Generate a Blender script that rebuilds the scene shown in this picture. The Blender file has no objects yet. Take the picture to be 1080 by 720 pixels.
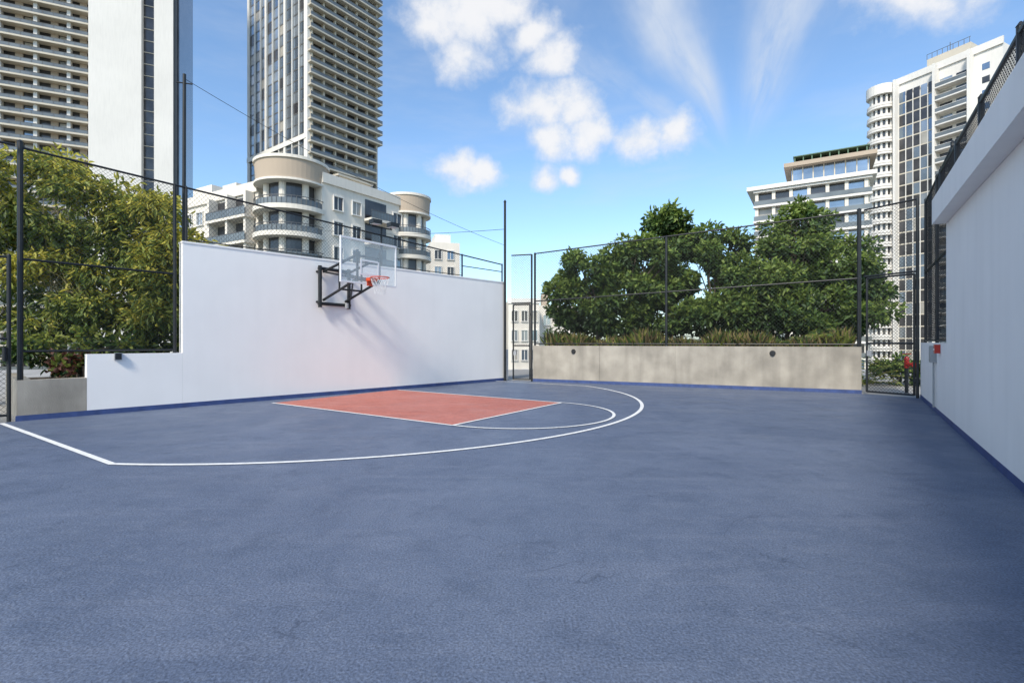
import bpy, math, random
import numpy as np
from mathutils import Vector
random.seed(7); rng=np.random.default_rng(7)
S=bpy.context.scene
S.view_settings.view_transform='Standard'; S.view_settings.look='None'; S.view_settings.exposure=0

# ------------------------------------------------------------------ materials
def mat(name,col,rough=0.7,metal=0.0,var=0.12,scale=3.0,bump=0.0,bscale=80,spec=0.4,stain=0.0,trans=0.0):
    m=bpy.data.materials.new(name); m.use_nodes=True; nt=m.node_tree; N=nt.nodes; L=nt.links
    p=N['Principled BSDF']; p.inputs['Roughness'].default_value=rough; p.inputs['Metallic'].default_value=metal
    p.inputs['Specular IOR Level'].default_value=spec
    tc=N.new('ShaderNodeTexCoord')
    no=N.new('ShaderNodeTexNoise'); no.inputs['Scale'].default_value=scale; no.inputs['Detail'].default_value=4
    L.new(tc.outputs['Object'],no.inputs['Vector'])
    mr=N.new('ShaderNodeMapRange'); mr.inputs['From Min'].default_value=0.3; mr.inputs['From Max'].default_value=0.7
    mr.inputs['To Min'].default_value=1-var; mr.inputs['To Max'].default_value=1+var
    L.new(no.outputs['Fac'],mr.inputs['Value'])
    mx=N.new('ShaderNodeVectorMath'); mx.operation='SCALE'; mx.inputs[0].default_value=col[:3]
    L.new(mr.outputs[0],mx.inputs['Scale']); out=mx.outputs[0]
    if stain>0:
        mp=N.new('ShaderNodeMapping'); mp.inputs['Scale'].default_value=(2.2,2.2,0.25); L.new(tc.outputs['Object'],mp.inputs[0])
        n2=N.new('ShaderNodeTexNoise'); n2.inputs['Scale'].default_value=1.5; n2.inputs['Detail'].default_value=6; L.new(mp.outputs[0],n2.inputs[0])
        m2=N.new('ShaderNodeMapRange'); m2.inputs['From Min'].default_value=0.42; m2.inputs['From Max'].default_value=0.75
        m2.inputs['To Min'].default_value=1; m2.inputs['To Max'].default_value=1-stain; L.new(n2.outputs['Fac'],m2.inputs['Value'])
        s2=N.new('ShaderNodeVectorMath'); s2.operation='SCALE'; L.new(out,s2.inputs[0]); L.new(m2.outputs[0],s2.inputs['Scale']); out=s2.outputs[0]
    L.new(out,p.inputs['Base Color'])
    if bump>0:
        nb=N.new('ShaderNodeTexNoise'); nb.inputs['Scale'].default_value=bscale; nb.inputs['Detail'].default_value=3
        L.new(tc.outputs['Object'],nb.inputs['Vector'])
        b=N.new('ShaderNodeBump'); b.inputs['Strength'].default_value=bump; b.inputs['Distance'].default_value=0.01
        L.new(nb.outputs['Fac'],b.inputs['Height']); L.new(b.outputs[0],p.inputs['Normal'])
    if trans>0:
        t=N.new('ShaderNodeBsdfTranslucent'); L.new(out,t.inputs[0]); a=N.new('ShaderNodeMixShader'); a.inputs[0].default_value=trans
        L.new(p.outputs[0],a.inputs[1]); L.new(t.outputs[0],a.inputs[2]); L.new(a.outputs[0],N['Material Output'].inputs[0])
    return m
def glassmat(name,alpha,col=(0.8,0.9,0.9)):
    m=bpy.data.materials.new(name); m.use_nodes=True; N=m.node_tree.nodes; L=m.node_tree.links
    p=N['Principled BSDF']; p.inputs['Base Color'].default_value=(*col,1); p.inputs['Roughness'].default_value=0.08
    t=N.new('ShaderNodeBsdfTransparent'); a=N.new('ShaderNodeMixShader'); a.inputs[0].default_value=alpha
    L.new(t.outputs[0],a.inputs[1]); L.new(p.outputs[0],a.inputs[2]); L.new(a.outputs[0],N['Material Output'].inputs[0]); return m

def courtmat(name,col,col2,hue_low):
    m=bpy.data.materials.new(name); m.use_nodes=True; nt=m.node_tree; N=nt.nodes; L=nt.links
    p=N['Principled BSDF']; p.inputs['Specular IOR Level'].default_value=0.4
    tc=N.new('ShaderNodeTexCoord')
    def noise(sc,det=6,rough=0.6,dist=0,st=None):
        n=N.new('ShaderNodeTexNoise'); n.inputs['Scale'].default_value=sc; n.inputs['Detail'].default_value=det
        n.inputs['Roughness'].default_value=rough; n.inputs['Distortion'].default_value=dist
        if st:
            mp=N.new('ShaderNodeMapping'); mp.inputs['Scale'].default_value=st; mp.inputs['Rotation'].default_value=(0,0,.6); L.new(tc.outputs['Object'],mp.inputs[0]); L.new(mp.outputs[0],n.inputs['Vector'])
        else: L.new(tc.outputs['Object'],n.inputs['Vector'])
        return n.outputs['Fac']
    def mrange(v,a,b,c,d):
        r=N.new('ShaderNodeMapRange'); L.new(v,r.inputs['Value'])
        for k,x in zip(('From Min','From Max','To Min','To Max'),(a,b,c,d)): r.inputs[k].default_value=x
        return r.outputs[0]
    def mth(op,a,b):
        x=N.new('ShaderNodeMath'); x.operation=op; L.new(a,x.inputs[0]); 
        if isinstance(b,(int,float)): x.inputs[1].default_value=b
        else: L.new(b,x.inputs[1])
        return x.outputs[0]
    def mix(f,a,b):
        x=N.new('ShaderNodeMix'); x.data_type='RGBA'; L.new(f,x.inputs['Factor'])
        for s,i in ((a,'A'),(b,'B')):
            sock=[q for q in x.inputs if q.name==i and q.type=='RGBA'][0]
            if isinstance(s,tuple): sock.default_value=s
            else: L.new(s,sock)
        return [q for q in x.outputs if q.type=='RGBA'][0]
    c=mix(mrange(noise(0.45,7,0.7,0.8),0.36,0.64,0,1),(*col,1),(*col2,1))
    c=mix(mrange(noise(2.3,7,0.75),0.5,0.72,0,0.85),c,(*hue_low,1))
    c=mix(mrange(noise(9,6,0.75,1.5),0.52,0.76,0,0.55),c,(col2[0]*1.5,col2[1]*1.4,col2[2]*1.25,1))
    c=mix(mrange(noise(1.0,7,0.7,0.3,(0.5,3.5,1)),0.52,0.75,0,0.5),c,(col2[0]*1.4,col2[1]*1.3,col2[2]*1.2,1))
    cr=mrange(mth('ABSOLUTE',mth('SUBTRACT',noise(0.55,5,0.5,1.2),0.5),0),0.0,0.0035,1,0)
    cr=mth('MULTIPLY',cr,mrange(noise(0.9,3),0.44,0.6,0,0.5))
    c=mix(cr,c,(hue_low[0]*.45,hue_low[1]*.45,hue_low[2]*.5,1))
    sc=N.new('ShaderNodeVectorMath'); sc.operation='SCALE'; L.new(c,sc.inputs[0]); L.new(mrange(noise(75,2,0.6),0.3,0.7,0.6,1.4),sc.inputs['Scale'])
    L.new(sc.outputs[0],p.inputs['Base Color'])
    L.new(mrange(noise(1.1,4),0.3,0.7,0.42,0.68),p.inputs['Roughness'])
    b=N.new('ShaderNodeBump'); b.inputs['Strength'].default_value=0.8; b.inputs['Distance'].default_value=0.009
    L.new(noise(50,3,0.6),b.inputs['Height'])
    b2=N.new('ShaderNodeBump'); b2.inputs['Strength'].default_value=0.3; b2.inputs['Distance'].default_value=0.03
    L.new(noise(2.0,3),b2.inputs['Height']); L.new(b.outputs[0],b2.inputs['Normal']); L.new(b2.outputs[0],p.inputs['Normal'])
    return m

M={}
M['court_blue']=courtmat('court_blue',(0.088,0.116,0.180),(0.124,0.154,0.222),(0.068,0.092,0.146))
M['court_red']=courtmat('court_red',(0.40,0.125,0.09),(0.47,0.165,0.125),(0.33,0.10,0.075))
M['line']=mat('line_paint',(0.76,0.76,0.74),0.6,var=0.12,scale=14,bump=0.3,bscale=60)
M['blue_band']=mat('blue_band',(0.045,0.075,0.20),0.55,var=0.2,scale=6)
M['white_wall']=mat('white_stucco',(0.86,0.84,0.815),0.85,var=0.02,scale=1.2,bump=0.25,bscale=120,stain=0.025)
M['cream_wall']=mat('cream_stucco',(0.88,0.85,0.81),0.85,var=0.025,scale=1.0,bump=0.35,bscale=110,stain=0.05)
M['concrete']=mat('raw_concrete',(0.35,0.32,0.27),0.9,var=0.22,scale=1.6,bump=0.4,bscale=60,stain=0.25)
M['concrete2']=mat('deck_concrete',(0.33,0.32,0.30),0.9,var=0.2,scale=0.8,bump=0.3,bscale=40)
M['black']=mat('black_vinyl',(0.016,0.018,0.020),0.45,var=0.2,scale=8)
M['wire']=mat('fence_wire',(0.022,0.024,0.026),0.6,var=0.1)
M['glassboard']=glassmat('backboard_glass',0.22)
M['white_paint']=mat('white_paint',(0.8,0.8,0.8),0.5,var=0.02)
M['orange']=mat('rim_orange',(0.60,0.08,0.03),0.4,var=0.05)
M['red']=mat('red_paint',(0.45,0.03,0.02),0.4,var=0.1)
M['grey']=mat('grey_metal',(0.32,0.33,0.34),0.5,metal=0.3,var=0.1)
M['net']=mat('net_cord',(0.7,0.7,0.7),0.8)
M['soil']=mat('soil',(0.06,0.045,0.03),1,var=0.4,scale=5)
M['bark']=mat('bark',(0.13,0.105,0.08),0.95,var=0.35,scale=9,bump=0.6,bscale=30)
M['bamboo']=mat('stem_green',(0.24,0.21,0.09),0.7,var=0.3,scale=5)
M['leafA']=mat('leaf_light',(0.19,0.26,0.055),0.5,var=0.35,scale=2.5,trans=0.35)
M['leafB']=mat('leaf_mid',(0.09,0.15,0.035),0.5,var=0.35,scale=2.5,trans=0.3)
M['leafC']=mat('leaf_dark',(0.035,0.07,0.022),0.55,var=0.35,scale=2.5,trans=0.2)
M['leafY']=mat('leaf_yellow',(0.50,0.46,0.08),0.5,var=0.3,scale=2.5,trans=0.4)  # leaf yellow with the backlit glow painted into the colour
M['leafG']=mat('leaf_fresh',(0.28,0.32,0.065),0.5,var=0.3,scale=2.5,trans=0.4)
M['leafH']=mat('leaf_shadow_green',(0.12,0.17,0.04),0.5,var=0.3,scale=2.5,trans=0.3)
M['leafR']=mat('leaf_red',(0.16,0.06,0.035),0.5,var=0.4,scale=8,trans=0.2)
M['straw']=mat('grass_straw',(0.24,0.19,0.08),0.8,var=0.3,scale=4,trans=0.2)
M['tw_white']=mat('tower_white',(0.74,0.715,0.67),0.8,var=0.05,scale=0.08,stain=0.06)
M['tw_beige']=mat('condo_cream',(0.74,0.69,0.61),0.85,var=0.05,scale=0.2,stain=0.08)
M['tw_tan']=mat('condo_tan',(0.44,0.36,0.28),0.85,var=0.06,scale=0.2)
M['tw_slab']=mat('balcony_slab',(0.56,0.51,0.42),0.8,var=0.06,scale=0.2)
M['tw_glass']=mat('tower_glass',(0.24,0.30,0.37),0.12,metal=0.75,var=0.3,scale=0.15)
M['tw_glass2']=mat('tower_glass_dark',(0.06,0.06,0.065),0.15,metal=0.2,var=0.5,scale=0.3,spec=0.7)
M['tw_glass3']=mat('tower_glass_grey',(0.34,0.38,0.42),0.12,metal=0.6,var=0.3,scale=0.12)
M['tw_glass4']=mat('curtained_glass',(0.36,0.34,0.30),0.25,var=0.2,scale=0.3,spec=0.8)
M['rail']=mat('railing',(0.10,0.10,0.10),0.4,var=0.1)
M['railglass']=mat('railing_glass',(0.13,0.145,0.15),0.15,var=0.3,scale=0.3,spec=0.8)
M['greenroof']=mat('green_trellis',(0.10,0.17,0.11),0.7)
M['ground']=mat('city_ground',(0.16,0.17,0.14),0.95,var=0.5,scale=0.01)

# ------------------------------------------------------------------ mesh builder
class B:
    def __init__(s,name,o=(0,0),xd=(1,0),z=0):
        s.name=name; s.o=Vector((o[0],o[1],z)); x=Vector((xd[0],xd[1],0)).normalized(); s.x=x; s.y=Vector((-x.y,x.x,0)); s.parts={}
    def w(s,p): return s.o+s.x*p[0]+s.y*p[1]+Vector((0,0,p[2]))
    def add(s,part,m,vs,fs):
        P=s.parts.setdefault(part,dict(v=[],f=[],mi=[],mats=[]))
        if m not in P['mats']: P['mats'].append(m)
        i=P['mats'].index(m); n=len(P['v']); P['v']+= [tuple(s.w(v)) for v in vs]
        for f in fs: P['f'].append([a+n for a in f]); P['mi'].append(i)
    def box(s,part,m,x0,x1,y0,y1,z0,z1,dz0=0.0):
        vs=[(x,y,z+(dz0 if x==x0 else 0)) for z in (z0,z1) for x,y in ((x0,y0),(x1,y0),(x1,y1),(x0,y1))]
        s.add(part,m,vs,[(0,3,2,1),(4,5,6,7),(0,1,5,4),(1,2,6,5),(2,3,7,6),(3,0,4,7)])
    def prism(s,part,m,poly,z0,z1):
        n=len(poly); vs=[(a,b,z0) for a,b in poly]+[(a,b,z1) for a,b in poly]
        s.add(part,m,vs,[tuple(range(n))[::-1],tuple(range(n,2*n))]+[(i,(i+1)%n,n+(i+1)%n,n+i) for i in range(n)])
    def cyl(s,part,m,cx,cy,r,z0,z1,seg=28,r2=None):
        r2=r if r2 is None else r2
        vs=[(cx+r*math.cos(6.28318*i/seg),cy+r*math.sin(6.28318*i/seg),z0) for i in range(seg)]+[(cx+r2*math.cos(6.28318*i/seg),cy+r2*math.sin(6.28318*i/seg),z1) for i in range(seg)]
        s.add(part,m,vs,[tuple(range(seg))[::-1],tuple(range(seg,2*seg))]+[(i,(i+1)%seg,seg+(i+1)%seg,seg+i) for i in range(seg)])
    def tube(s,part,m,a,b,r,r2=None,seg=8):
        a=Vector(a);b=Vector(b); r2=r if r2 is None else r2; d=(b-a)
        if d.length<1e-6: return
        d.normalize(); u=d.orthogonal().normalized(); v=d.cross(u)
        vs=[tuple(a+(u*math.cos(6.28318*i/seg)+v*math.sin(6.28318*i/seg))*r) for i in range(seg)]+[tuple(b+(u*math.cos(6.28318*i/seg)+v*math.sin(6.28318*i/seg))*r2) for i in range(seg)]
        s.add(part,m,vs,[tuple(range(seg))[::-1],tuple(range(seg,2*seg))]+[(i,(i+1)%seg,seg+(i+1)%seg,seg+i) for i in range(seg)])
    def done(s):
        objs=[]
        for pn,P in s.parts.items():
            me=bpy.data.meshes.new(pn); me.from_pydata(P['v'],[],P['f'])
            for m in P['mats']: me.materials.append(M[m])
            me.polygons.foreach_set('material_index',P['mi'])
            me.update(); objs.append((pn,me))
        if len(objs)==1:
            ob=bpy.data.objects.new(s.name,objs[0][1]); S.collection.objects.link(ob); return ob
        e=bpy.data.objects.new(s.name,None); S.collection.objects.link(e)
        for pn,me in objs:
            ob=bpy.data.objects.new(pn,me); S.collection.objects.link(ob); ob.parent=e
        return e

# ------------------------------------------------------------------ ground, deck, court
g=B('ground'); g.add('ground','ground',[(-3000,-3000,-20),(3000,-3000,-20),(3000,3000,-20),(-3000,3000,-20)],[(0,1,2,3)]); g.done()
d=B('roof_deck'); d.prism('deck','concrete2',[(-26,-14),(22,-14),(24,26),(-26,26)],-0.6,-0.006); d.prism('podium','tw_white',[(-25.5,-13.5),(21.5,-13.5),(23.5,25.5),(-25.5,25.5)],-19.99,-0.602); d.done()
A=Vector((-8.33,9.85)); Bp=Vector((-0.25,18.74)); wd=(Bp-A).normalized()
C0=Vector((4.89,4.80)); ru=Vector((0.568,0.823)).normalized()
F0=Vector((0.76,18.30)); F1=Vector((9.72,13.97)); RC=C0+ru*9.8
lw=lambda t:A+wd*t
c=B('court_floor')
pts=[lw(-12),(-12,-11),tuple(C0-ru*18),tuple(RC),tuple(F1),tuple(F0),tuple(Bp)]
pts=[tuple(p) for p in pts]
c.add('court_floor','court_blue',[(p[0],p[1],0) for p in pts],[tuple(range(len(pts)))]); c.done()

FT=Vector((0.08,10.28)); cu=Vector((0.565,0.825)).normalized(); cv=Vector((cu.y,-cu.x))
def C(u,v): p=FT+cu*u+cv*v; return (p.x,p.y)
k=B('key_paint'); k.add('key_paint','court_red',[(*C(-1.95,-5.6),0.004),(*C(-1.95,0),0.004),(*C(1.95,0),0.004),(*C(1.95,-5.6),0.004)],[(0,1,2,3)]); k.done()
ln=B('court_lines')
def strip(pl,w=0.06,z=0.008):
    n=len(pl); vs=[]
    for i,p in enumerate(pl):
        a=Vector(pl[max(0,i-1)]); b=Vector(pl[min(n-1,i+1)]); t=(b-a).normalized(); q=Vector((-t.y,t.x))*w/2; p=Vector(p)
        vs+= [(*(p+q),z),(*(p-q),z)]
    ln.add('court_lines','line',vs,[(2*i,2*i+1,2*i+3,2*i+2) for i in range(n-1)])
strip([C(-1.95,-5.6),C(-1.95,0)]); strip([C(1.95,-5.6),C(1.95,0)]); 
strip([C(-1.975,0),C(1.975,0)],z=0.0095)
strip([C(1.95*math.cos(a),1.95*math.sin(a)+0.02) for a in np.linspace(0,math.pi,40)],z=0.011)
jv=-5+math.sqrt(7.2**2-6.3**2)
a0=math.atan2(jv+5,6.3)
strip([C(6.3,-5.15)]+[C(7.2*math.cos(a),-5+7.2*math.sin(a)) for a in np.linspace(a0,math.pi-a0,70)],w=0.075)
strip([C(-6.3,jv+0.02),C(-6.3,-6.7)],w=0.075,z=0.0095)
ln.done()

# ------------------------------------------------------------------ left wall
L=(Bp-A).length
w=B('white_wall',A,wd); 
split=1.62
w.box('high_wall','white_wall',split,L,0,0.25,0,3.62)
w.box('coping','white_wall',split-0.01,L+0.01,-0.015,0.265,3.62,3.66)
w.box('low_wall','white_wall',0,split-0.002,0,0.25,0,1.2)
w.box('end_return','white_wall',L+0.002,L+0.18,0.02,0.25,0,1.15)
w.box('painted_base','blue_band',-1.0,L,-0.004,0,0.0,0.10)
w.done()
w=B('concrete_planter',A,wd); w.box('front','concrete',-0.98,-0.003,0,0.22,0,0.74); w.box('side','concrete',-0.98,-0.78,0.222,3.2,0,0.74); w.box('soil','soil',-0.779,-0.003,0.222,3.2,0,0.62); w.done()
w=B('planter_bed',A,wd); w.box('soil','soil',0,L-1,0.26,4.6,0,0.95); w.done()

# ------------------------------------------------------------------ fences
def chain(b,part,x0,x1,zb0,zt0,zb1=None,zt1=None,sp=0.085,r=0.0026,y=0.0):
    zb1=zb0 if zb1 is None else zb1; zt1=zt0 if zt1 is None else zt1
    W=x1-x0; H=(zt0-zb0+zt1-zb1)/2
    def mp(s,t):
        f=s/W; zb=zb0+(zb1-zb0)*f; zt=zt0+(zt1-zt0)*f
        return (x0+s,y,zb+(zt-zb)*t/H)
    vs=[];fs=[]
    def seg(a,bb,off):
        a=Vector(mp(*a)); c=Vector(mp(*bb)); dd=(c-a).normalized(); n=Vector((-dd.z,0,dd.x))*r; yv=Vector((0,r,0)); o=Vector((0,off,0)); k=len(vs)
        for p in (a,c): vs.extend([tuple(p+n+o-yv*.6),tuple(p-n+o-yv*.6),tuple(p+o+yv)])
        fs.extend([(k,k+1,k+4,k+3),(k+1,k+2,k+5,k+4),(k+2,k,k+3,k+5)])
    q=-H
    while q<W:
        s0=max(q,0); s1=min(q+H,W)
        if s1-s0>0.02:
            seg((s0,s0-q),(s1,s1-q),0.0); seg((s0,H-(s0-q)),(s1,H-(s1-q)),2*r)
        q+=sp
    b.add(part,'wire',vs,fs)
def post(b,x,z0,z1,r=0.032,y=0.0):
    b.tube('posts','black',(x,y,z0),(x,y,z1),r,seg=10); b.tube('posts','black',(x,y,z1),(x,y,z1+0.04),r*1.15,r*0.3,seg=10)
def rail(b,x0,x1,z0,z1=None,r=0.022,y=0.0): b.tube('rails','black',(x0,y,z0),(x1,y,z0 if z1 is None else z1),r)

f=B('chain_link_fence',A+Vector((-wd.y,wd.x))*0.12,wd)
tz=lambda x:5.02-(x+1)*(5.02-4.32)/(L+1)
post(f,-0.93,0.74,tz(-0.93)+.1,0.045); post(f,split-0.12,1.2,tz(split)-0.0,0.035)
rail(f,-0.93,L-0.1,tz(-0.93),tz(L)); rail(f,-0.93,split-0.12,2.97,2.93); rail(f,-0.93,split-0.12,1.27)
chain(f,'mesh',-0.93,split-0.12,1.27,tz(-0.93),1.27,tz(split-.12),sp=.075,r=.0024)
for x in (split+0.1,L-2.05,L-0.05): post(f,x,3.66,tz(x),0.028)
rail(f,split+0.1,L-2.05,3.72,r=0.014); 
chain(f,'mesh',split+0.1,L-2.05,3.72,tz(split),3.72,tz(L-2.05),sp=0.09,r=0.0024)
rail(f,L-2.05,L-0.05,4.05,4.05,r=0.016)
f.done()
f=B('fence_gate',A+Vector((-wd.y,wd.x))*0.05,wd)
post(f,-1.08,0,3.0); post(f,-2.1,0,5.1,0.045); rail(f,-2.1,-1.08,2.97); rail(f,-2.1,-1.08,1.5); rail(f,-2.1,-1.08,0.12); chain(f,'mesh',-2.1,-1.08,0.12,2.97)
f.tube('latch','black',(-1.14,-0.03,1.1),(-1.14,-0.03,1.35),0.03); f.done()
f=B('chain_link_fence',A+Vector((-wd.y,wd.x))*0.05,wd)
chain(f,'mesh',-2.1,-1.08,3.0,5.02); chain(f,'mesh',-6,-2.1,0.1,5.02); rail(f,-6,-2.1,0.1); rail(f,-6,-2.1,2.97); rail(f,-6,-1.0,5.02); post(f,-6,0,5.1); f.done()

p=B('corner_pole'); p.tube('corner_pole','black',(-0.26,18.60,0),(-0.26,18.60,6.6),0.05,0.045,seg=12); p.tube('corner_pole','black',(-0.26,18.6,6.6),(-0.26,18.6,6.68),0.06,0.02,seg=12); p.done()
p=B('wire_pole'); p.tube('wire_pole','black',(-7.42,11.35,0),(-7.30,11.20,7.4),0.045,0.035,seg=12); p.tube('wire_pole','black',(-7.45,11.15,7.2),(-7.15,11.25,7.2),0.015); p.done()
cab=B('overhead_cable')
def cable(a,b,sag,r=0.008,n=18):
    a=Vector(a);b=Vector(b); pr=None
    for i in range(n+1):
        t=i/n; q=a.lerp(b,t)-Vector((0,0,sag*4*t*(1-t)))
        if pr is not None: cab.tube('overhead_cable','black',pr,q,r,seg=5)
        pr=q
cable((-7.30,11.2,7.3),(-0.26,18.60,5.0),0.25,.006); cable((-0.26,18.60,5.6),(-20,45,12),0.5,0.009); cab.done()

fd=(F1-F0).normalized(); FL=(F1-F0).length
w=B('concrete_wall',F0,fd); 
for i in range(4):
    a=FL*i/4; b_=FL*(i+1)/4; w.box('wall_panels','concrete',a+0.004,b_-0.004,0,0.25,0,1.30)
w.box('wall_core','concrete2',0.02,FL-0.02,0.02,0.23,0,1.295)
w.box('painted_base','blue_band',0,FL,-0.006,0,0,0.10)
for x in (1.55,7.75):
    w.tube('bulkhead_lights','black',(x,-0.0,1.10),(x,-0.06,1.10),0.085,0.065,seg=16)
w.done()
f=B('chain_link_fence',F0+Vector((-fd.y,fd.x))*0.12,fd)
T=lambda x:4.66+(5.09-4.66)*x/FL
for x in (0.03,4.68): post(f,x,1.3,T(x),0.04)
post(f,FL-0.04,0,T(FL)+.05,0.055)
rail(f,0.03,FL,T(0),T(FL)); rail(f,0.03,FL,2.92,3.22); rail(f,0.03,FL,1.37,1.37)
chain(f,'mesh',0.03,FL,1.37,T(0),1.37,T(FL),sp=0.1,r=.0022)
f.done()
def gate(name,p,q,h,mid,top):
    p=Vector(p);q=Vector(q);dd=(q-p).normalized();l=(q-p).length
    f=B(name,p,dd)
    f.tube('gate_frame','black',(0.07,0,0.06),(0.07,0,h),0.03);f.tube('gate_frame','black',(l-.07,0,0.06),(l-.07,0,h),0.03)
    for z in (0.07,mid,h): f.tube('gate_frame','black',(0.07,0,z),(l-0.07,0,z),0.026)
    chain(f,'gate_mesh',0.07,l-0.07,0.07,h,r=.0036); 
    f.box('latch','grey',0.09,0.2,-0.05,0.02,mid-0.35,mid-0.2)
    for z in (0.4,h-0.4): f.box('hinges','black',l-0.09,l+0.03,-0.035,0.035,z,z+0.08)
    f.tube('transom','black',(l,0,0),(l,0,top),0.036)
    f.tube('transom','black',(0,0,top),(l,0,top),0.024); f.tube('transom','black',(0,0,h+.06),(l,0,h+.06),0.024)
    chain(f,'transom_mesh',0,l,h+.06,top,sp=0.09,r=.003); return f.done()
gate('fence_gate',(-0.02,18.55),(0.72,18.33),2.80,1.30,4.62)
gate('fence_gate',(9.80,13.99),(RC.x-0.06,RC.y+0.02),3.19,1.40,5.1)

# right side: building with overhanging roof slab, low wall, fence
w=B('white_building',C0,ru)
SL=-0.24; X0=-1.2
poly=[(-18,0),(5.2,0),(5.2,3.58),(X0,3.58+SL),(-18,3.58+SL)]
vs=[(x,0,z) for x,z in poly]+[(x,-8,z) for x,z in poly]
w.add('walls','cream_wall',vs,[(0,1,2,3,4),(9,8,7,6,5),(0,5,6,1),(1,6,7,2),(4,9,5,0)])
w.box('roof_slab','cream_wall',X0,5.2,-8,0.20,3.583,4.02,dz0=SL); w.box('roof_slab','cream_wall',-18,X0-.002,-8,0.20,3.583+SL,4.02+SL)
w.box('painted_base','blue_band',-18,5.2,0,0.004,0,0.10)
w.done()
w=B('low_wall',C0,ru); w.box('wall','cream_wall',5.203,9.8,-0.25,0,0,1.42); w.box('painted_base','blue_band',5.203,9.8,0,0.004,0,0.10); w.done()
f=B('chain_link_fence',C0,ru)
chain(f,'mesh',5.25,9.8,1.45,5.0,y=-0.1,sp=.08,r=.003); 
for x in (5.3,7.5,9.75): post(f,x,1.42,5.05,y=-0.1)
for z in (5.0,3.2,1.47): rail(f,5.25,9.8,z,y=-0.1)
f.done()
f=B('roof_fence',C0,ru)
fz_=lambda x:4.02+ (SL*(5.2-x)/(5.2-X0) if x>X0 else SL)
chain(f,'mesh',X0,5.15,fz_(X0)+.03,fz_(X0)+.46,4.05,4.50,y=0.08,sp=0.07,r=0.003); rail(f,X0,5.15,fz_(X0)+.46,4.50,y=0.08,r=0.026)
chain(f,'mesh',-17,X0,fz_(X0)+.03,fz_(X0)+.46,y=0.08,sp=0.07,r=0.003); rail(f,-17,X0,fz_(X0)+.46,y=0.08,r=0.026)
for i in range(13):
    x=5.1-i*1.8; post(f,x,fz_(x),fz_(x)+.52,y=0.08)
f.done()
bx=B('electrical_box',C0,ru); bx.box('cabinet','grey',6.55,6.75,0.004,0.10,1.02,1.36); bx.box('cover','grey',6.57,6.73,0.10,0.108,1.04,1.34); bx.tube('conduit','grey',(6.65,0.04,0.1),(6.65,0.04,1.02),0.016); bx.done()
bx=B('fire_alarm_box',C0,ru); bx.box('case','red',5.95,6.12,0.004,0.09,1.22,1.39); bx.box('handle','white_paint',6.0,6.07,0.09,0.10,1.28,1.31); bx.done()
bx=B('electrical_outlet',A,wd); bx.box('case','grey',0.42,0.54,-0.07,-0.001,1.08,1.22); bx.box('lid','black',0.43,0.53,-0.08,-0.07,1.09,1.21); bx.done()
v=B('standpipe_valve',(11.15,14.2),(1,0))
v.tube('riser','black',(0,0,0),(0,0,0.7),0.045,seg=14); v.tube('body','red',(0,0,0.7),(0,0,0.95),0.06,seg=14); v.tube('body','red',(0,0,0.8),(0,-0.22,0.8),0.06,0.05,seg=14); v.tube('outlet_cap','red',(0,-0.22,0.8),(0,-0.28,0.8),0.07,seg=14)
v.tube('bonnet','red',(0,0,0.95),(0,0,1.03),0.07,0.04,seg=14)
for i in range(12):
    a=i*math.pi/6; b2=a+math.pi/6; v.tube('handwheel','red',(0.10*math.cos(a),0.10*math.sin(a),1.10),(0.10*math.cos(b2),0.10*math.sin(b2),1.10),0.012,seg=6)
    if i%3==0: v.tube('handwheel','red',(0,0,1.10),(0.10*math.cos(a),0.10*math.sin(a),1.10),0.01,seg=6)
v.tube('stem','grey',(0,0,1.02),(0,0,1.12),0.013); v.done()

# ------------------------------------------------------------------ hoop
o=FT+cv*(-4.5)
h=B('basketball_hoop',o,cu)
bw,b0,b1=0.86,2.92,3.98
h.box('backboard','glassboard',-bw,bw,-0.01,0.01,b0,b1)
for z in (b0-0.015,b1): h.box('board_frame','white_paint',-bw-.03,bw+.03,-0.02,0.02,z-0.015,z+0.03)
for x in (-bw-.03,bw): h.box('board_frame','white_paint',x,x+.03,-0.02,0.02,b0+.016,b1-.016)
for x in (-0.305,0.255): h.box('target','white_paint',x,x+.05,-0.016,-0.0105,3.12,3.5)
for z in (3.12,3.47): h.box('target','white_paint',-0.254,0.254,-0.016,-0.0105,z,z+.045)
h.box('rim_mount','orange',-0.12,0.12,-0.16,-0.011,2.98,3.06); h.box('rim_mount','orange',-0.1,0.1,-0.03,-0.0105,2.86,2.979)
ry=-0.39
for i in range(28):
    a=i*2*math.pi/28;b2=(i+1)*2*math.pi/28
    h.tube('rim','orange',(0.229*math.cos(a),ry+0.229*math.sin(a),3.05),(0.229*math.cos(b2),ry+0.229*math.sin(b2),3.05),0.013,seg=6)
lv=[(0.225,3.04),(0.20,2.93),(0.165,2.83),(0.135,2.73),(0.125,2.63)]
for j in range(4):
    for i in range(12):
        for sg in (0.5,-0.5):
            a=(i+0.5*(j%2))*math.pi/6; b2=a+sg*math.pi/6
            h.tube('net','net',(lv[j][0]*math.cos(a),ry+lv[j][0]*math.sin(a),lv[j][1]),(lv[j+1][0]*math.cos(b2),ry+lv[j+1][0]*math.sin(b2),lv[j+1][1]),0.004,seg=4)
wy=1.42
for x in (-0.35,0.35):
    h.tube('support_arms','black',(x,0.03,3.62),(x,wy,3.30),0.035); h.tube('support_arms','black',(x,0.03,3.02),(x,wy,2.55),0.035)
    h.tube('support_arms','black',(x,0.03,3.02),(x,wy,3.30),0.025); h.tube('support_arms','black',(x,0.04,2.95),(x,0.04,3.75),0.03)
    h.tube('support_arms','black',(x,0.75,3.45),(x,0.75,2.8),0.025)
    h.tube('wall_mount','black',(x*1.3,wy,2.35),(x*1.3,wy,3.45),0.05)
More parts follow.
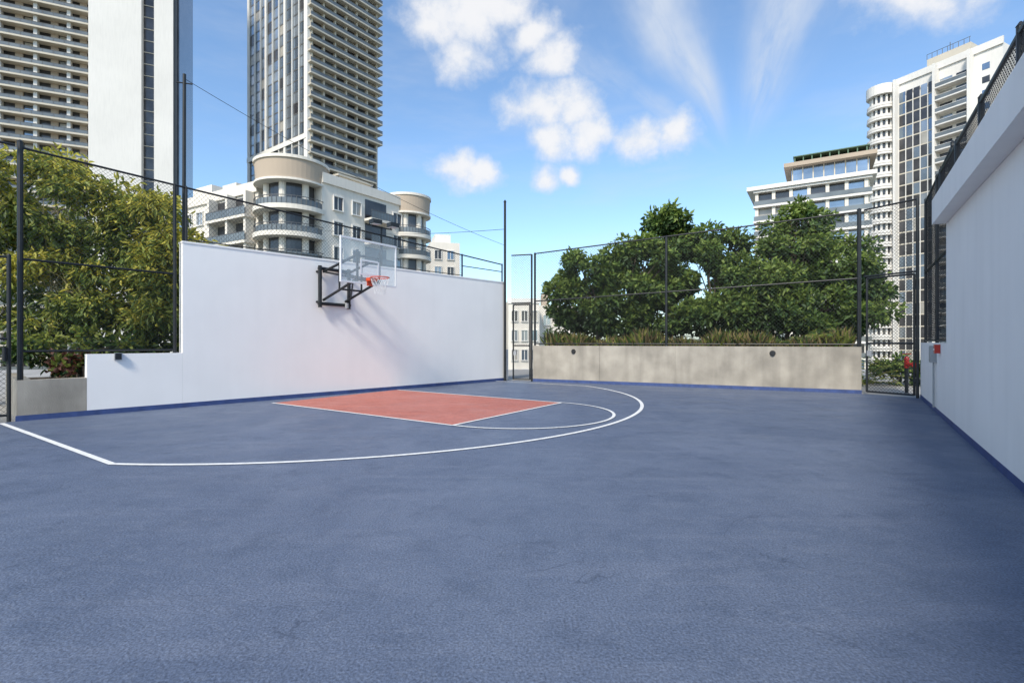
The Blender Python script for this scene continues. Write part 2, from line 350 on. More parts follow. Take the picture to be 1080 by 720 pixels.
for z in (2.45,3.38): h.tube('wall_mount','black',(-0.5,wy,z),(0.5,wy,z),0.045)
h.tube('support_arms','black',(-0.35,0.75,2.8),(0.35,0.75,2.8),0.025); h.tube('support_arms','black',(-0.35,0.04,3.0),(0.35,0.04,3.0),0.03); h.tube('support_arms','black',(-0.35,0.04,3.6),(0.35,0.04,3.6),0.03)
h.tube('support_arms','black',(-0.35,0.2,2.98),(0.35,1.2,2.62),0.02)
h.tube('winch','grey',(0.3,1.3,2.5),(0.3,1.3,2.36),0.05)
for x in (-0.46,0.46):
    for z in (2.5,3.3): h.tube('wall_spacers','black',(x,wy,z),(x,wy+0.40,z),0.03)
h.done()
fl=B('floodlight',lw(6.75)+Vector((-wd.y,wd.x))*0.12,wd)
fl.tube('post','black',(0,0,3.66),(0,0,4.85),0.03); fl.tube('crossarm','black',(-0.35,-0.02,4.82),(0.35,-0.02,4.82),0.02)
for x in (-0.3,0.3):
    fl.box('lamp_heads','black',x-.15,x+.15,-0.28,-0.05,4.86,4.98); fl.box('lamp_lens','white_paint',x-.12,x+.12,-0.26,-0.07,4.845,4.859); fl.tube('brackets','black',(x,-0.02,4.82),(x,-0.1,4.9),0.02)
fl.done()

# ------------------------------------------------------------------ vegetation
def keep_behind(P):
    nrm=np.array([wd.y,-wd.x]); dd=(P[:,0]-A.x)*nrm[0]+(P[:,1]-A.y)*nrm[1]
    left=(P[:,0]<0)
    bad=left&(dd>-0.42)&(P[:,2]<4.0)
    nf=np.array([-fd.y,fd.x]); d2=(P[:,0]-F0.x)*nf[0]+(P[:,1]-F0.y)*nf[1]
    bad|=(~left)&(d2<0.35)
    return ~bad
def leaves(name,C_,Dr,Ln,Wd,mi,mats,fold=0.25,parent=None):
    n=len(C_); Dr=Dr/np.linalg.norm(Dr,axis=1,keepdims=True)
    r=rng.normal(size=(n,3)); s=np.cross(Dr,r); s/=np.linalg.norm(s,axis=1,keepdims=True)+1e-9; nn=np.cross(s,Dr)
    Ln=Ln[:,None]; Wd=Wd[:,None]
    V=np.empty((n,6,3))
    V[:,0]=C_; V[:,3]=C_+Dr*Ln-nn*Ln*0.15
    V[:,1]=C_+Dr*Ln*.35+s*Wd*.5+nn*Wd*fold; V[:,2]=C_+Dr*Ln*.72+s*Wd*.36+nn*Wd*fold*.5
    V[:,5]=C_+Dr*Ln*.35-s*Wd*.5+nn*Wd*fold; V[:,4]=C_+Dr*Ln*.72-s*Wd*.36+nn*Wd*fold*.5
    me=bpy.data.meshes.new(name); me.vertices.add(n*6); me.vertices.foreach_set('co',V.reshape(-1))
    base=(np.arange(n)*6)[:,None]; F=np.concatenate([base+np.array([[0,1,2,3]]),base+np.array([[0,3,4,5]])],1).reshape(-1)
    me.loops.add(n*8); me.loops.foreach_set('vertex_index',F.astype(np.int32))
    me.polygons.add(n*2); me.polygons.foreach_set('loop_start',np.arange(0,n*8,4,dtype=np.int32)); me.polygons.foreach_set('loop_total',np.full(n*2,4,dtype=np.int32))
    for m in mats: me.materials.append(M[m])
    me.polygons.foreach_set('material_index',np.repeat(mi,2).astype(np.int32)); me.update(); me.validate()
    ob=bpy.data.objects.new(name,me); S.collection.objects.link(ob)
    if parent: ob.parent=parent
    return ob
def tree(name,x,y,z0,blobs,nsub,nleaf,ll,mats,trunks=1,droop=0.2,tr=0.09,stem='bark',sub=0.42,lw_=(.38,.6)):
    b=B(name); top=Vector((x,y,z0+(blobs[0][2]-z0)*0.45)); bo=[]
    for q in blobs:
        vol=(q[3]*q[4]*q[5])**(1/3); m=max(4,int(nsub*vol*vol))
        for _ in range(m):
            v=rng.normal(size=3); v/=np.linalg.norm(v); r=rng.uniform(0.25,1.0)**0.5
            bo.append((q[0]+v[0]*q[3]*r*.9,q[1]+v[1]*q[4]*r*.9,q[2]+v[2]*q[5]*r*.9, sub*rng.uniform(.55,1.35), v[2]))
    for t in range(trunks):
        bx_=x+random.uniform(-.5,.5)*(trunks>1); by=y+random.uniform(-.3,.3)*(trunks>1)
        tp=top+Vector((random.uniform(-.4,.4),random.uniform(-.3,.3),random.uniform(-.2,.3)))
        md=Vector((bx_,by,z0)).lerp(tp,0.5)+Vector((random.uniform(-.1,.1),random.uniform(-.1,.1),0))
        b.tube('trunk',stem,(bx_,by,z0),md,tr,tr*.8); b.tube('trunk',stem,md,tp,tr*.8,tr*.6)
        for c_ in bo[t::trunks]:
            if random.random()<0.8:
                e=Vector(c_[:3]); m_=tp.lerp(e,0.5)+Vector((random.uniform(-.2,.2),random.uniform(-.2,.2),random.uniform(0,.25)))
                b.tube('limbs',stem,tp,m_,tr*.38,tr*.24,seg=5); b.tube('limbs',stem,m_,e,tr*.24,tr*.08,seg=5)
    e=b.done()
    Cc=[];Dd=[];mi=[]
    for c_ in bo:
        k=int(nleaf*(c_[3]/sub)**1.6*random.uniform(.8,1.2)); sp=c_[3]
        u=rng.normal(size=(k,3)); u/=np.linalg.norm(u,axis=1,keepdims=True); rad=rng.uniform(.2,1.0,(k,1))**.6
        off=u*rad*sp*np.array([1,1,.62]); P=np.array(c_[:3])+off+rng.normal(size=(k,3))*.05
        D=u+rng.normal(size=(k,3))*.6; D[:,2]-=droop
        Cc.append(P);Dd.append(D)
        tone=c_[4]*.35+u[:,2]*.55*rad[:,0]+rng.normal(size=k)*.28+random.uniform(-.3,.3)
        mi.append(np.where(tone>.25,0,np.where(tone>-.25,1,2)))  # crown shading put into leaf colour: upper leaves lighter, lower ones darker
    Cc=np.concatenate(Cc);Dd=np.concatenate(Dd);mi=np.concatenate(mi)
    kp=keep_behind(Cc); Cc=Cc[kp];Dd=Dd[kp];mi=mi[kp]; n=len(Cc)
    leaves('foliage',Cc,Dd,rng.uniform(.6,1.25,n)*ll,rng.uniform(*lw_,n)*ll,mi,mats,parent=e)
    return e
G=['leafA','leafB','leafC']
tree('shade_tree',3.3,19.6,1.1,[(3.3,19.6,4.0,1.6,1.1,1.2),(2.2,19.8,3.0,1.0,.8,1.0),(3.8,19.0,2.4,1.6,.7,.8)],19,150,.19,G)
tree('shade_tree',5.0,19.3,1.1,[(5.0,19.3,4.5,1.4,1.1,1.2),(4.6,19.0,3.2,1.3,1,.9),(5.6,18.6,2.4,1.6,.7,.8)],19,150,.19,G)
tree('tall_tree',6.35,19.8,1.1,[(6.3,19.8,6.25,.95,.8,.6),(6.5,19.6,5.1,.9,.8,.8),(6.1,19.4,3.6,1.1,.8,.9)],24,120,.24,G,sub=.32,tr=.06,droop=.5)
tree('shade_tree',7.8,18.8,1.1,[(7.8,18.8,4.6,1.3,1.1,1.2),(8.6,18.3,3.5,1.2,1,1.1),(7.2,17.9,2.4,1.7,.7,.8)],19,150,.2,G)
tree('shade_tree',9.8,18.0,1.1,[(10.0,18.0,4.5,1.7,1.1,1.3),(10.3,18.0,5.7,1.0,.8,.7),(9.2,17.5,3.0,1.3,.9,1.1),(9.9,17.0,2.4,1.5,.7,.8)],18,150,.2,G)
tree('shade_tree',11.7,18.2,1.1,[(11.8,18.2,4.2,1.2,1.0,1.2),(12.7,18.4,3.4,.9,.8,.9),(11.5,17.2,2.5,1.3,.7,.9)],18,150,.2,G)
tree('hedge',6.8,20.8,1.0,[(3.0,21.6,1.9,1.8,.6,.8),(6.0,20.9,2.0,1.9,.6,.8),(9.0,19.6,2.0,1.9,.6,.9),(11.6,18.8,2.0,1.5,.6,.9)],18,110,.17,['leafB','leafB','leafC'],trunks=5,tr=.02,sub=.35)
Y=['leafY','leafG','leafH']
bam=dict(trunks=10,droop=.8,tr=.03,stem='bamboo',lw_=(.24,.40))
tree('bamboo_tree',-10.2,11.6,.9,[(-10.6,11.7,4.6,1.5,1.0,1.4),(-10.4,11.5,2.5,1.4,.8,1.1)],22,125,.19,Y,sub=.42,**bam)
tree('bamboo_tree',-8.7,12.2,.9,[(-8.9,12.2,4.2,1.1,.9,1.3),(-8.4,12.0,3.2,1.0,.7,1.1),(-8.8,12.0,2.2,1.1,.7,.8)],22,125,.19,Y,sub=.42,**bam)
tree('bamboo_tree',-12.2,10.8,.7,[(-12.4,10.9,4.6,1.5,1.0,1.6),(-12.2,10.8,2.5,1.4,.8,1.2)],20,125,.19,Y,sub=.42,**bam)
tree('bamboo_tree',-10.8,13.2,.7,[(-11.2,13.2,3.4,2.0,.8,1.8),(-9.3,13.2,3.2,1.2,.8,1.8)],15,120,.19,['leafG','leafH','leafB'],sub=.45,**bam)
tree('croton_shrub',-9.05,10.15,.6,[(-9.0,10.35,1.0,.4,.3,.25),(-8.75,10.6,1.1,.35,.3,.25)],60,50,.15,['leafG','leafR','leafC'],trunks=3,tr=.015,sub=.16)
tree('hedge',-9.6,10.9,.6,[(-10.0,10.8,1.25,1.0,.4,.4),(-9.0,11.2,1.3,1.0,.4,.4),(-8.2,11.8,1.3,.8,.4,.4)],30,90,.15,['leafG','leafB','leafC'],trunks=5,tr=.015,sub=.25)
tree('shrub',13.0,16.8,0,[(12.9,16.8,.6,.8,.6,.5),(13.7,16.2,.6,.8,.6,.5)],20,90,.16,['leafA','leafB','leafC'],trunks=4,tr=.015,sub=.25)
pb=B('planter_bed',F0,fd); pb.box('soil','soil',0.3,FL-.25,0.26,6,0,1.1); pb.box('side_wall','concrete',FL-.249,FL-.02,0.26,6,0,1.3); pb.done()
n=9000
s_=rng.uniform(.4,FL-.3,n); t_=rng.uniform(.4,2.2,n)
nb=np.array([-fd.y,fd.x]); P=np.zeros((n,3)); P[:,0]=F0.x+fd.x*s_+nb[0]*t_; P[:,1]=F0.y+fd.y*s_+nb[1]*t_; P[:,2]=1.05
hh=(rng.uniform(.35,.7,n))*(1+.25*np.sin(s_*2.1)+.15*np.sin(s_*5.3)); D=rng.normal(size=(n,3))*.5; D[:,2]=1
leaves('ornamental_grass',P,D,hh,np.full(n,.028)*rng.uniform(.7,1.5,n),rng.choice([0,1,2],n,p=[.5,.25,.25]),['straw','leafG','leafB'])
def fan(name,x,y,z,n=22,l=.9):
    b=B(name); C_=[];D_=[];Lf=[]
    for i in range(n):
        a=random.uniform(0,6.28); el=random.uniform(.3,1.2); d0=Vector((math.cos(a)*math.cos(el),math.sin(a)*math.cos(el),math.sin(el)))
        p=Vector((x,y,z)); 
        for j in range(9):
            q=p+d0*l/9; b.tube('stems','bamboo',p,q,.008,seg=4)
            for sg in (-1,1):
                sd=Vector((-math.sin(a),math.cos(a),0))*sg
                C_.append(q); D_.append(d0*.6+sd*.8-Vector((0,0,.2))); Lf.append(.28*math.sin(math.pi*(j+1.5)/11))
            d0=(d0-Vector((0,0,.13))).normalized(); p=q
    e=b.done(); n=len(C_)
    leaves('fronds',np.array([tuple(c) for c in C_]),np.array([tuple(c) for c in D_]),np.array(Lf),np.full(n,.035),rng.choice([0,1],n),['leafG','leafB'],parent=e)
fan('areca_palm',9.3,15.2,1.15); fan('areca_palm',8.4,15.8,1.15,20,.8); fan('areca_palm',11.9,16.9,0.0,26,1.3)

# ------------------------------------------------------------------ buildings
GZ=-20
GL=['tw_glass','tw_glass3','tw_glass2','tw_glass4']
def pick(p): return random.choices(GL,p)[0]
t=B('glass_tower',(-56.8,140),(14.2,19.1))
W1,W2,TH=22.8,33.6,150
t.box('core','tw_glass2',0.0,W1,0.0,W2,GZ,TH)
fz=3.15; nfl=int(TH/fz)
for i in range(-6,nfl):
    z=i*fz
    hang = z>62
    x1=W1+(1.5 if hang else -0.8)
    if z>10:
        t.box('balconies','tw_slab',-0.4,x1,-2.0,-0.08,z,z+.42)
        t.box('railings','railglass',-0.35,x1-.05,-1.97,-1.92,z+.43,z+1.25)
        t.box('railings','rail',-0.36,x1-.04,-1.99,-1.90,z+1.25,z+1.32)
        if hang: t.box('balconies','tw_slab',W1+.02,x1,-.07,W2*.5,z,z+.42)
        for j in range(6): t.box('balcony_doors',pick((.3,.3,.5,.5)),1.1+j*3.7,4.2+j*3.7,-.07,-.01,z+.5,z+3.0)
    for j in range(9):
        y=0.9+j*(W2-1.2)/9
        if z>0: t.box('curtain_wall',pick((.6,.5,.12,.08)),-0.06,-0.01,y,y+2.9,z+.35,z+3.14)
    t.box('spandrels','rail',-0.12,-0.02,0.4,W2,z,z+.33)
for j in range(10):
    y=0.2+j*(W2-1.2)/9
    wj=1.0 if j%3==0 else .28
    t.box('pilasters','tw_white',-0.55,-0.125,y,y+wj,GZ,TH)
for z0 in (58,118): t.box('sky_lobby_band','tw_white',-.7,-.56,0,W2,z0,z0+1.4)
for j in range(7):
    x=0.4+j*3.7; t.box('mullions','tw_slab',x,x+.5,-1.0,-0.075,GZ,TH)
t.box('corner_column','tw_white',-0.6,0.35,-.6,0.19,GZ,TH)
t.box('roof','tw_white',-.3,W1,0,W2,TH,TH+3)
t.done()
t=B('white_tower',(-131,112),(43.8,20)); TH=120
t.box('core','tw_glass2',0,48,0,22,GZ,TH)
for i in range(-6,40):
    z=i*3.0+.4
    t.box('balconies','tw_slab',-6,29.6,-2.2,-.08,z,z+.42)
    t.box('railings','railglass',-6,29.5,-2.15,-2.1,z+.45,z+1.2); t.box('railings','rail',-6,29.55,-2.18,-2.08,z+1.2,z+1.28)
    for x in range(-5,29,2): t.box('railings','rail',x,x+.08,-2.19,-2.101,z+.42,z+1.199)
    if z>20:
        for x in (4.6,10.8,17.1,23.6): t.box('balcony_doors',pick((.4,.3,.5,.4)),x,x+1.9,-.07,-.01,z+.45,z+2.8)
    t.box('floor_lines','tw_slab',40.35,42.7,-.15,-.02,z,z+.2)
for x in (0,6.2,12.6,19.1,25.3): t.box('piers','tw_white',x,x+.7,-1.4,-.015,GZ,TH)
for x in (3,9.2,15.5,22,27.5): t.box('window_walls','tw_tan',x,x+1.4,-.4,-.01,GZ,TH)
t.box('blank_wall','tw_white',29.7,40.3,-2.4,-.01,GZ,TH+3)
t.box('corner_wall','tw_white',42.8,46.9,-1.6,-.01,GZ,TH+3)
t.box('side_slot','rail',46.95,47.6,-.9,-.02,GZ,TH)
t.box('roof','tw_white',0,48,0.01,22,TH,TH+2)
t.done()
def facade(t,x0,x1,y,zt,nfloor,pitch=3.1,wx=3.4,ww=1.7):
    x=x0+ (wx-ww)/2
    while x+ww<x1:
        for i in range(nfloor):
            z=zt-2.9-i*pitch
            t.box('windows',pick((.3,.15,.5,.15)),x,x+ww,y-.03,y-.01,z,z+1.6)
            t.box('window_frames','tw_white',x+ww/2-.05,x+ww/2+.05,y-.08,y-.031,z,z+1.6); t.box('sills','tw_white',x-.12,x+ww+.12,y-.24,y-.005,z-.14,z-.01)
            t.box('lintels','tw_white',x-.1,x+ww+.1,y-.2,y-.005,z+1.61,z+1.75)
            t.box('reveals','tw_white',x-.1,x-.005,y-.2,y-.005,z,z+1.6); t.box('reveals','tw_white',x+ww+.005,x+ww+.1,y-.2,y-.005,z,z+1.6)
        x+=wx
def balcony_stack(t,x0,x1,zt,n):
    for i in range(n):
        z=zt-3.1*i-3.3
        t.box('balcony_recess','tw_glass2',x0+.2,x1-.2,-.05,-.01,z+.2,z+2.8)
        t.box('balconies','tw_beige',x0,x1,-1.5,-.06,z-.12,z+.2); t.box('railings','rail',x0+.05,x1-.05,-1.48,-1.42,z+1.15,z+1.24)
        t.box('railings','railglass',x0+.05,x1-.05,-1.46,-1.45,z+.25,z+1.14)
        for j in range(int((x1-x0)/.5)): t.box('railings','rail',x0+.1+j*.5,x0+.15+j*.5,-1.475,-1.461,z+.2,z+1.149)
t=B('beige_condominium',(-22.9,60.5),(9.7,14.5))
t.box('right_wing','tw_beige',0,16.5,0,14,GZ,21.2); t.box('parapet','tw_beige',0,16.5,-.25,.0,20.6,21.8); t.box('stair_tower','tw_beige',3.2,8.2,1,6,21.21,22.4)
t.box('stair_tower_roof','tw_slab',2.9,8.5,.7,6.3,22.4,22.65)
facade(t,0.9,6.5,0,20.6,9,wx=2.8,ww=1.3); facade(t,10.5,16,0,20.6,9,wx=3.2,ww=1.5)
balcony_stack(t,6.3,10.3,20.6,9)
t.done()
t=B('beige_condominium',(-45.5,69.5),(14.5,-8.4))
t.box('left_wing','tw_beige',0,17.0,0,12,GZ,20.2); t.box('parapet','tw_beige',0,17,-.25,0,19.6,20.9)
t.box('stepped_parapet','tw_beige',2,6.5,.3,4,20.21,22.2); t.box('stepped_parapet','tw_beige',9,12,.3,4,20.21,21.6)
facade(t,0.5,8,0,19.9,9,wx=2.6,ww=1.3); balcony_stack(t,8.2,16.6,19.8,9)
for x in (8.1,12.1,15.9): t.box('balcony_piers','tw_beige',x,x+.45,-1.2,-.061,GZ,19.6)
t.done()
def turret(name,cx,cy,r,zt,n,pitch=3.1):
    t=B(name,(cx,cy))
    t.cyl('core','tw_glass2',0,0,r*.70,GZ,zt-2.4,36)
    t.cyl('cap','tw_tan',0,0,r*1.0,zt-2.7,zt-.45,48,r2=r*1.04); t.cyl('cap_rim','tw_beige',0,0,r*1.08,zt-.449,zt-.1,48); t.cyl('cap_rim','tw_beige',0,0,r*1.06,zt-2.95,zt-2.701,48)
    for i in range(1,n):
        z=zt-2.9-i*pitch
        t.cyl('balconies','tw_beige',0,0,r*1.08,z-.28,z+.25,48)
        t.cyl('railing_glass','railglass',0,0,r*1.03,z+.3,z+1.0,48)
        ns=48
        for j in range(ns):
            a=6.28318*j/ns;b2=6.28318*(j+1)/ns
            t.tube('railings','rail',(r*1.05*math.cos(a),r*1.05*math.sin(a),z+1.22),(r*1.05*math.cos(b2),r*1.05*math.sin(b2),z+1.22),.05,seg=4)
            t.tube('railings','rail',(r*1.05*math.cos(a),r*1.05*math.sin(a),z+.25),(r*1.05*math.cos(a),r*1.05*math.sin(a),z+1.2),.025,seg=4)
    for j in range(7):
        a=6.28318*(j+.3)/7; t.cyl('piers','tw_beige',r*.72*math.cos(a),r*.72*math.sin(a),.40,GZ,zt-2.951,10)
    t.done()
turret('round_balcony_tower',-26.9,61.5,4.0,23.0,14)
turret('round_balcony_tower',-15.3,74.0,3.1,22.6,14)
t=B('beige_condominium',(-15.4,95),(1,.3)); t.box('walls','tw_beige',0,5.6,0,12,GZ,20.3); t.box('penthouse','tw_white',1,4,1,6,20.31,22); facade(t,0.2,5.5,0,20,12,wx=2.4,ww=1.2); t.done()
t=B('low_apartment_block',(-0.6,80),(1,.08)); t.box('walls','tw_beige',0,5,0,10,GZ,8.0); t.box('parapet','tw_white',-.1,5.1,-.15,0,7.5,8.3); facade(t,0.2,4.9,0,7.6,8,wx=1.6,ww=.9); t.done()
t=B('low_apartment_block',(4.7,86),(1,.05)); t.box('walls','tw_beige',0,6,0,10,GZ,7.6); t.box('lift_room','tw_tan',.5,1.6,.5,3,7.61,9.6); facade(t,0.3,5.9,0,7.2,8,wx=1.9,ww=1.1); t.done()
t=B('white_highrise',(99.8,140),(12.4,-25)); TH=70
t.box('core','tw_white',0,28,0,25,GZ,TH)
for i in range(-6,22):
    z=TH-3.1*(22-i)+.3
    if z>TH-3: break
    t.cyl('round_balconies','tw_white',3.2,-.6,3.4,z-.15,z+.35,32); t.cyl('round_railings','tw_white',3.2,-.6,3.32,z+.5,z+1.15,32); 
    t.box('balconies','tw_white',15.95,22.2,-2.2,-.08,z,z+.3); t.box('railings','railglass',15.95,22.1,-2.15,-2.1,z+.3,z+1.2); t.box('railings','tw_white',15.95,22.1,-2.2,-2.08,z+1.2,z+1.28)
    t.box('balcony_glass',pick((.3,.3,.5,.2)),16.1,18.6,-.06,-.01,z+.35,z+2.7); t.box('balcony_glass',pick((.3,.3,.5,.2)),19.4,21.8,-.06,-.01,z+.35,z+2.7)
    t.box('floor_bands','tw_slab',7.25,15.39,-.40,-.345,z,z+.3)
    for j in range(5): t.box('curtain_wall',pick((.5,.15,.9,.1)),7.32+j*1.62,8.70+j*1.62,-.34,-.301,z+.3,z+3.05)
    t.box('end_windows',pick((.3,.2,.5,.2)),24.3,25.7,-.06,-.01,z+1,z+2.5)
t.cyl('round_core','tw_glass2',3.2,-.3,2.5,GZ,TH-2,24)
for j in range(7):
    a=3.3+j*.45; t.cyl('round_piers','tw_white',3.2+2.6*math.cos(a),-.3+2.6*math.sin(a),.3,GZ,TH-2.5,8)
t.cyl('round_cap','tw_white',3.2,-.6,3.5,TH-2.4,TH+.2,28)
t.box('curtain_back','tw_glass2',7.25,15.35,-.3,-.01,GZ,TH-4)
for j in range(6): t.box('mullions','tw_white',7.1+j*1.62,7.3+j*1.62,-.46,-.401,GZ,TH-4)
for x in (6.7,15.41,22.3): t.box('piers','tw_white',x,x+.5,-2.3,-.005,GZ,TH+.5)
t.box('parapet','tw_white',6.4,28.2,-.4,0,TH-.5,TH+1.2)
t.box('roof_plant','tw_slab',12,21,3,12,TH+.01,TH+4.5)
for j in range(9): t.tube('roof_railing','rail',(12+j*1.1,3,TH+4.5),(12+j*1.1,3,TH+5.8),.06)
t.tube('roof_railing','rail',(12,3,TH+5.8),(21,3,TH+5.8),.06); t.tube('antenna','rail',(16.5,4,TH+4.5),(16.5,4,TH+7),.08)
t.done()
t=B('terraced_midrise',(50.9,105),(16.3,-10)); 
t.box('core','tw_beige',0,19.5,0,14,GZ,32.5); 
for i in range(15):
    z=32.5-3.1*(i+1)
    for j in range(6): t.box('openings',pick((.3,.2,.5,.3)),.65+j*3.1,3.05+j*3.1,-.05,-.01,z+.5,z+2.6)
    t.box('slabs','tw_white',-.3,19.8,-1.4,-.06,z+2.65,z+3.05); t.box('railings','railglass',-.2,19.7,-1.35,-1.3,z+.0,z+.9)
for j in range(7): t.box('piers','tw_beige',.0+j*3.1,.6+j*3.1,-.9,-.055,GZ,32.4)
t.box('terrace_slab','tw_white',-1.5,20.5,-1.8,14,32.51,33.3)
t.box('penthouse','tw_glass',6.5,19.5,1.0,12,33.31,36.6); t.box('penthouse_roof','tw_tan',5.2,20.6,-.6,13,36.61,37.4)
for j in range(8): t.box('penthouse_mullions','tw_slab',6.6+j*1.8,6.8+j*1.8,.85,.99,33.31,36.6)
for j in range(9): t.box('trellis','greenroof',7+j*1.5,7.2+j*1.5,1,8,37.41,38.8)
t.box('trellis','greenroof',6.8,19.6,.8,8.2,38.81,39.0)
t.done()

# ------------------------------------------------------------------ world
SUN_AZ=math.radians(204); SUN_EL=math.radians(42)
Wd=bpy.data.worlds.new('World'); S.world=Wd; Wd.use_nodes=True; nt=Wd.node_tree; N=nt.nodes; LK=nt.links
bg=N['Background']; bg.inputs['Strength'].default_value=0.15
sky=N.new('ShaderNodeTexSky'); sky.sky_type='NISHITA'; sky.sun_disc=False; sky.sun_elevation=SUN_EL; sky.sun_rotation=SUN_AZ
sky.air_density=1.0; sky.dust_density=0.9; sky.ozone_density=1.3
tc=N.new('ShaderNodeTexCoord'); dirv=tc.outputs['Generated']
def math_(op,a,b=None,clamp=False):
    m=N.new('ShaderNodeMath'); m.operation=op; m.use_clamp=clamp
    for i,q in enumerate((a,b)):
        if q is None: continue
        if isinstance(q,(int,float)): m.inputs[i].default_value=q
        else: LK.new(q,m.inputs[i])
    return m.outputs[0]
def vm(op,a,b=None,sc=None):
    m=N.new('ShaderNodeVectorMath'); m.operation=op
    for i,q in enumerate((a,b)):
        if q is None: continue
        if isinstance(q,tuple): m.inputs[i].default_value=q
        else: LK.new(q,m.inputs[i])
    if sc is not None: m.inputs['Scale'].default_value=sc
    return m.outputs['Value'] if op in('DISTANCE','LENGTH') else m.outputs[0]
def noise(vec,sc,det=8,ro=.6,col=False):
    n=N.new('ShaderNodeTexNoise'); n.inputs['Scale'].default_value=sc; n.inputs['Detail'].default_value=det; n.inputs['Roughness'].default_value=ro
    LK.new(vec,n.inputs['Vector']); return n.outputs['Color' if col else 'Fac']
def mr(v,a,b,c,d,smooth=True):
    r=N.new('ShaderNodeMapRange'); r.interpolation_type='SMOOTHSTEP' if smooth else 'LINEAR'; LK.new(v,r.inputs['Value'])
    for k_,x in zip(('From Min','From Max','To Min','To Max'),(a,b,c,d)): r.inputs[k_].default_value=x
    return r.outputs[0]
warp=vm('SCALE',vm('SUBTRACT',noise(dirv,7,4,.6,True),(.5,.5,.5)),sc=0.08)
dw=vm('ADD',dirv,warp)
def dirof(az,el):
    a=math.radians(az);e=math.radians(el); return (math.sin(a)*math.cos(e),math.cos(a)*math.cos(e),math.sin(e))
cum=[(-8,33,4.2),(-4.5,32.5,4.2),(-1.5,33.5,3.2),(-6,29.5,3.2),(4.5,29.2,2.6),(2.0,31.5,2.6),
     (3.2,24.6,3.6),(6.5,24.8,3.8),(9,22.8,3.4),(4.5,21.5,2.8),(14,21.4,3.0),(17.5,21.6,2.8),
     (-6.5,18.9,2.8),(-4.0,18.4,2.2),(3.6,18.2,2.2),(6.5,18.4,1.8),
     (40,30,5),(-60,30,7),(-75,24,6),(80,28,8),(120,30,10),(180,35,9),(-130,32,9)]
mx=None
for az,el,r in cum:
    dv=vm('SUBTRACT',dw,dirof(az,el)); dv=vm('MULTIPLY',dv,(1,1,1.3)); dist=vm('LENGTH',dv)
    q=math_('SUBTRACT',1.0,math_('DIVIDE',dist,math.tan(math.radians(r))*1.25))
    mx=q if mx is None else math_('MAXIMUM',mx,q)
nz=noise(dirv,13,8,.62)
dens=math_('ADD',mx,math_('MULTIPLY',math_('SUBTRACT',nz,.5),1.6))
cmask=mr(dens,-0.1,0.8,0,0.95)
sx=N.new('ShaderNodeSeparateXYZ'); LK.new(dirv,sx.inputs[0])
ysafe=math_('MAXIMUM',sx.outputs[1],.05)
a_=math_('SUBTRACT',math_('DIVIDE',sx.outputs[0],ysafe),.45); e_=math_('SUBTRACT',math_('DIVIDE',sx.outputs[2],ysafe),.34)
th=math_('ARCTAN2',a_,e_); rr=math_('SQRT',math_('ADD',math_('MULTIPLY',a_,a_),math_('MULTIPLY',e_,e_)))
cx=N.new('ShaderNodeCombineXYZ'); LK.new(math_('MULTIPLY',th,1.5),cx.inputs[0]); LK.new(math_('MULTIPLY',rr,1.3),cx.inputs[1])
st=noise(vm('ADD',cx.outputs[0],vm('SCALE',warp,sc=3.4)),1.8,7,.6)
thw=math_('ADD',th,math_('MULTIPLY',math_('SUBTRACT',noise(dirv,5,4,.6),.5),.45))
def lobe(c,w_): 
    q=math_('DIVIDE',math_('SUBTRACT',thw,c),w_); return math_('POWER',2.718,math_('MULTIPLY',math_('MULTIPLY',q,q),-1))
band=math_('MAXIMUM',math_('MAXIMUM',lobe(-0.42,.18),lobe(0.28,.22)),math_('MULTIPLY',lobe(-0.9,.12),.6))
rad=math_('MULTIPLY',mr(rr,.03,.2,0,1),mr(rr,.55,1.1,1,0))
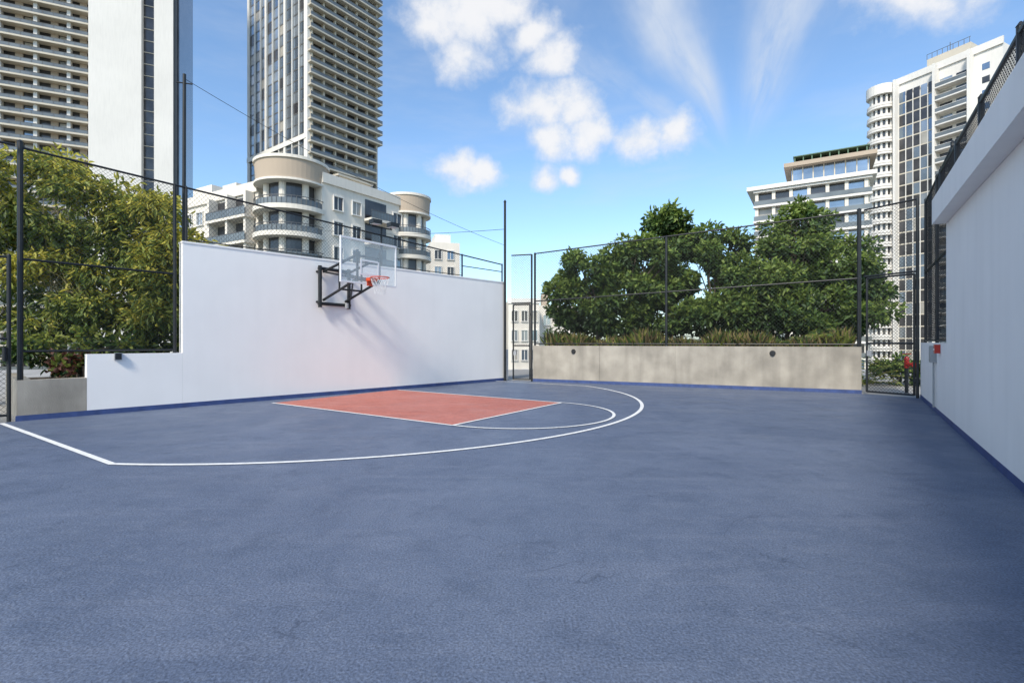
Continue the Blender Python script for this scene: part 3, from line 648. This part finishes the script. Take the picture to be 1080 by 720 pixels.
fr=math_('MULTIPLY',math_('MULTIPLY',band,rad),mr(sx.outputs[1],.05,.2,0,1))
cir=math_('MULTIPLY',math_('MULTIPLY',mr(st,.25,.66,0,1),fr),.85)
mpv=N.new('ShaderNodeMapping'); mpv.inputs['Scale'].default_value=(1.5,1.5,6); mpv.inputs['Rotation'].default_value=(0,.35,0); LK.new(dirv,mpv.inputs[0])
veil=math_('MULTIPLY',mr(noise(mpv.outputs[0],2.2,5,.6),.42,.8,0,1),.26)
fac=math_('MAXIMUM',cmask,math_('MAXIMUM',cir,veil))
ccol=N.new('ShaderNodeMix'); ccol.data_type='RGBA'
shade=mr(math_('ADD',math_('MULTIPLY',dens,.6),math_('MULTIPLY',nz,.6)),.25,.9,0,1)
rg=[q for q in ccol.inputs if q.type=='RGBA']; rg[0].default_value=(4.6,5.1,5.9,1); rg[1].default_value=(6.3,6.3,6.4,1); LK.new(shade,ccol.inputs['Factor'])
tint=vm('MULTIPLY',sky.outputs[0],(1.30,1.50,1.62))
mixs=N.new('ShaderNodeMix'); mixs.data_type='RGBA'; LK.new(fac,mixs.inputs['Factor'])
rg=[q for q in mixs.inputs if q.type=='RGBA']; LK.new(tint,rg[0]); LK.new([q for q in ccol.outputs if q.type=='RGBA'][0],rg[1])
LK.new([q for q in mixs.outputs if q.type=='RGBA'][0],bg.inputs['Color'])

sl=bpy.data.lights.new('sun','SUN'); sl.energy=4.1; sl.angle=math.radians(10); sl.color=(1,.91,.77)
so=bpy.data.objects.new('sun',sl); S.collection.objects.link(so)
ts=Vector((math.sin(SUN_AZ)*math.cos(SUN_EL),math.cos(SUN_AZ)*math.cos(SUN_EL),math.sin(SUN_EL)))
so.rotation_euler=ts.to_track_quat('Z','Y').to_euler(); so.location=(0,0,60)

cam=bpy.data.cameras.new('camera'); cam.lens=17.67; cam.sensor_width=36; cam.clip_end=6000; cam.clip_start=.05
co=bpy.data.objects.new('camera',cam); S.collection.objects.link(co); co.location=(0,0,1.45); co.rotation_euler=(math.radians(90),0,0); S.camera=co
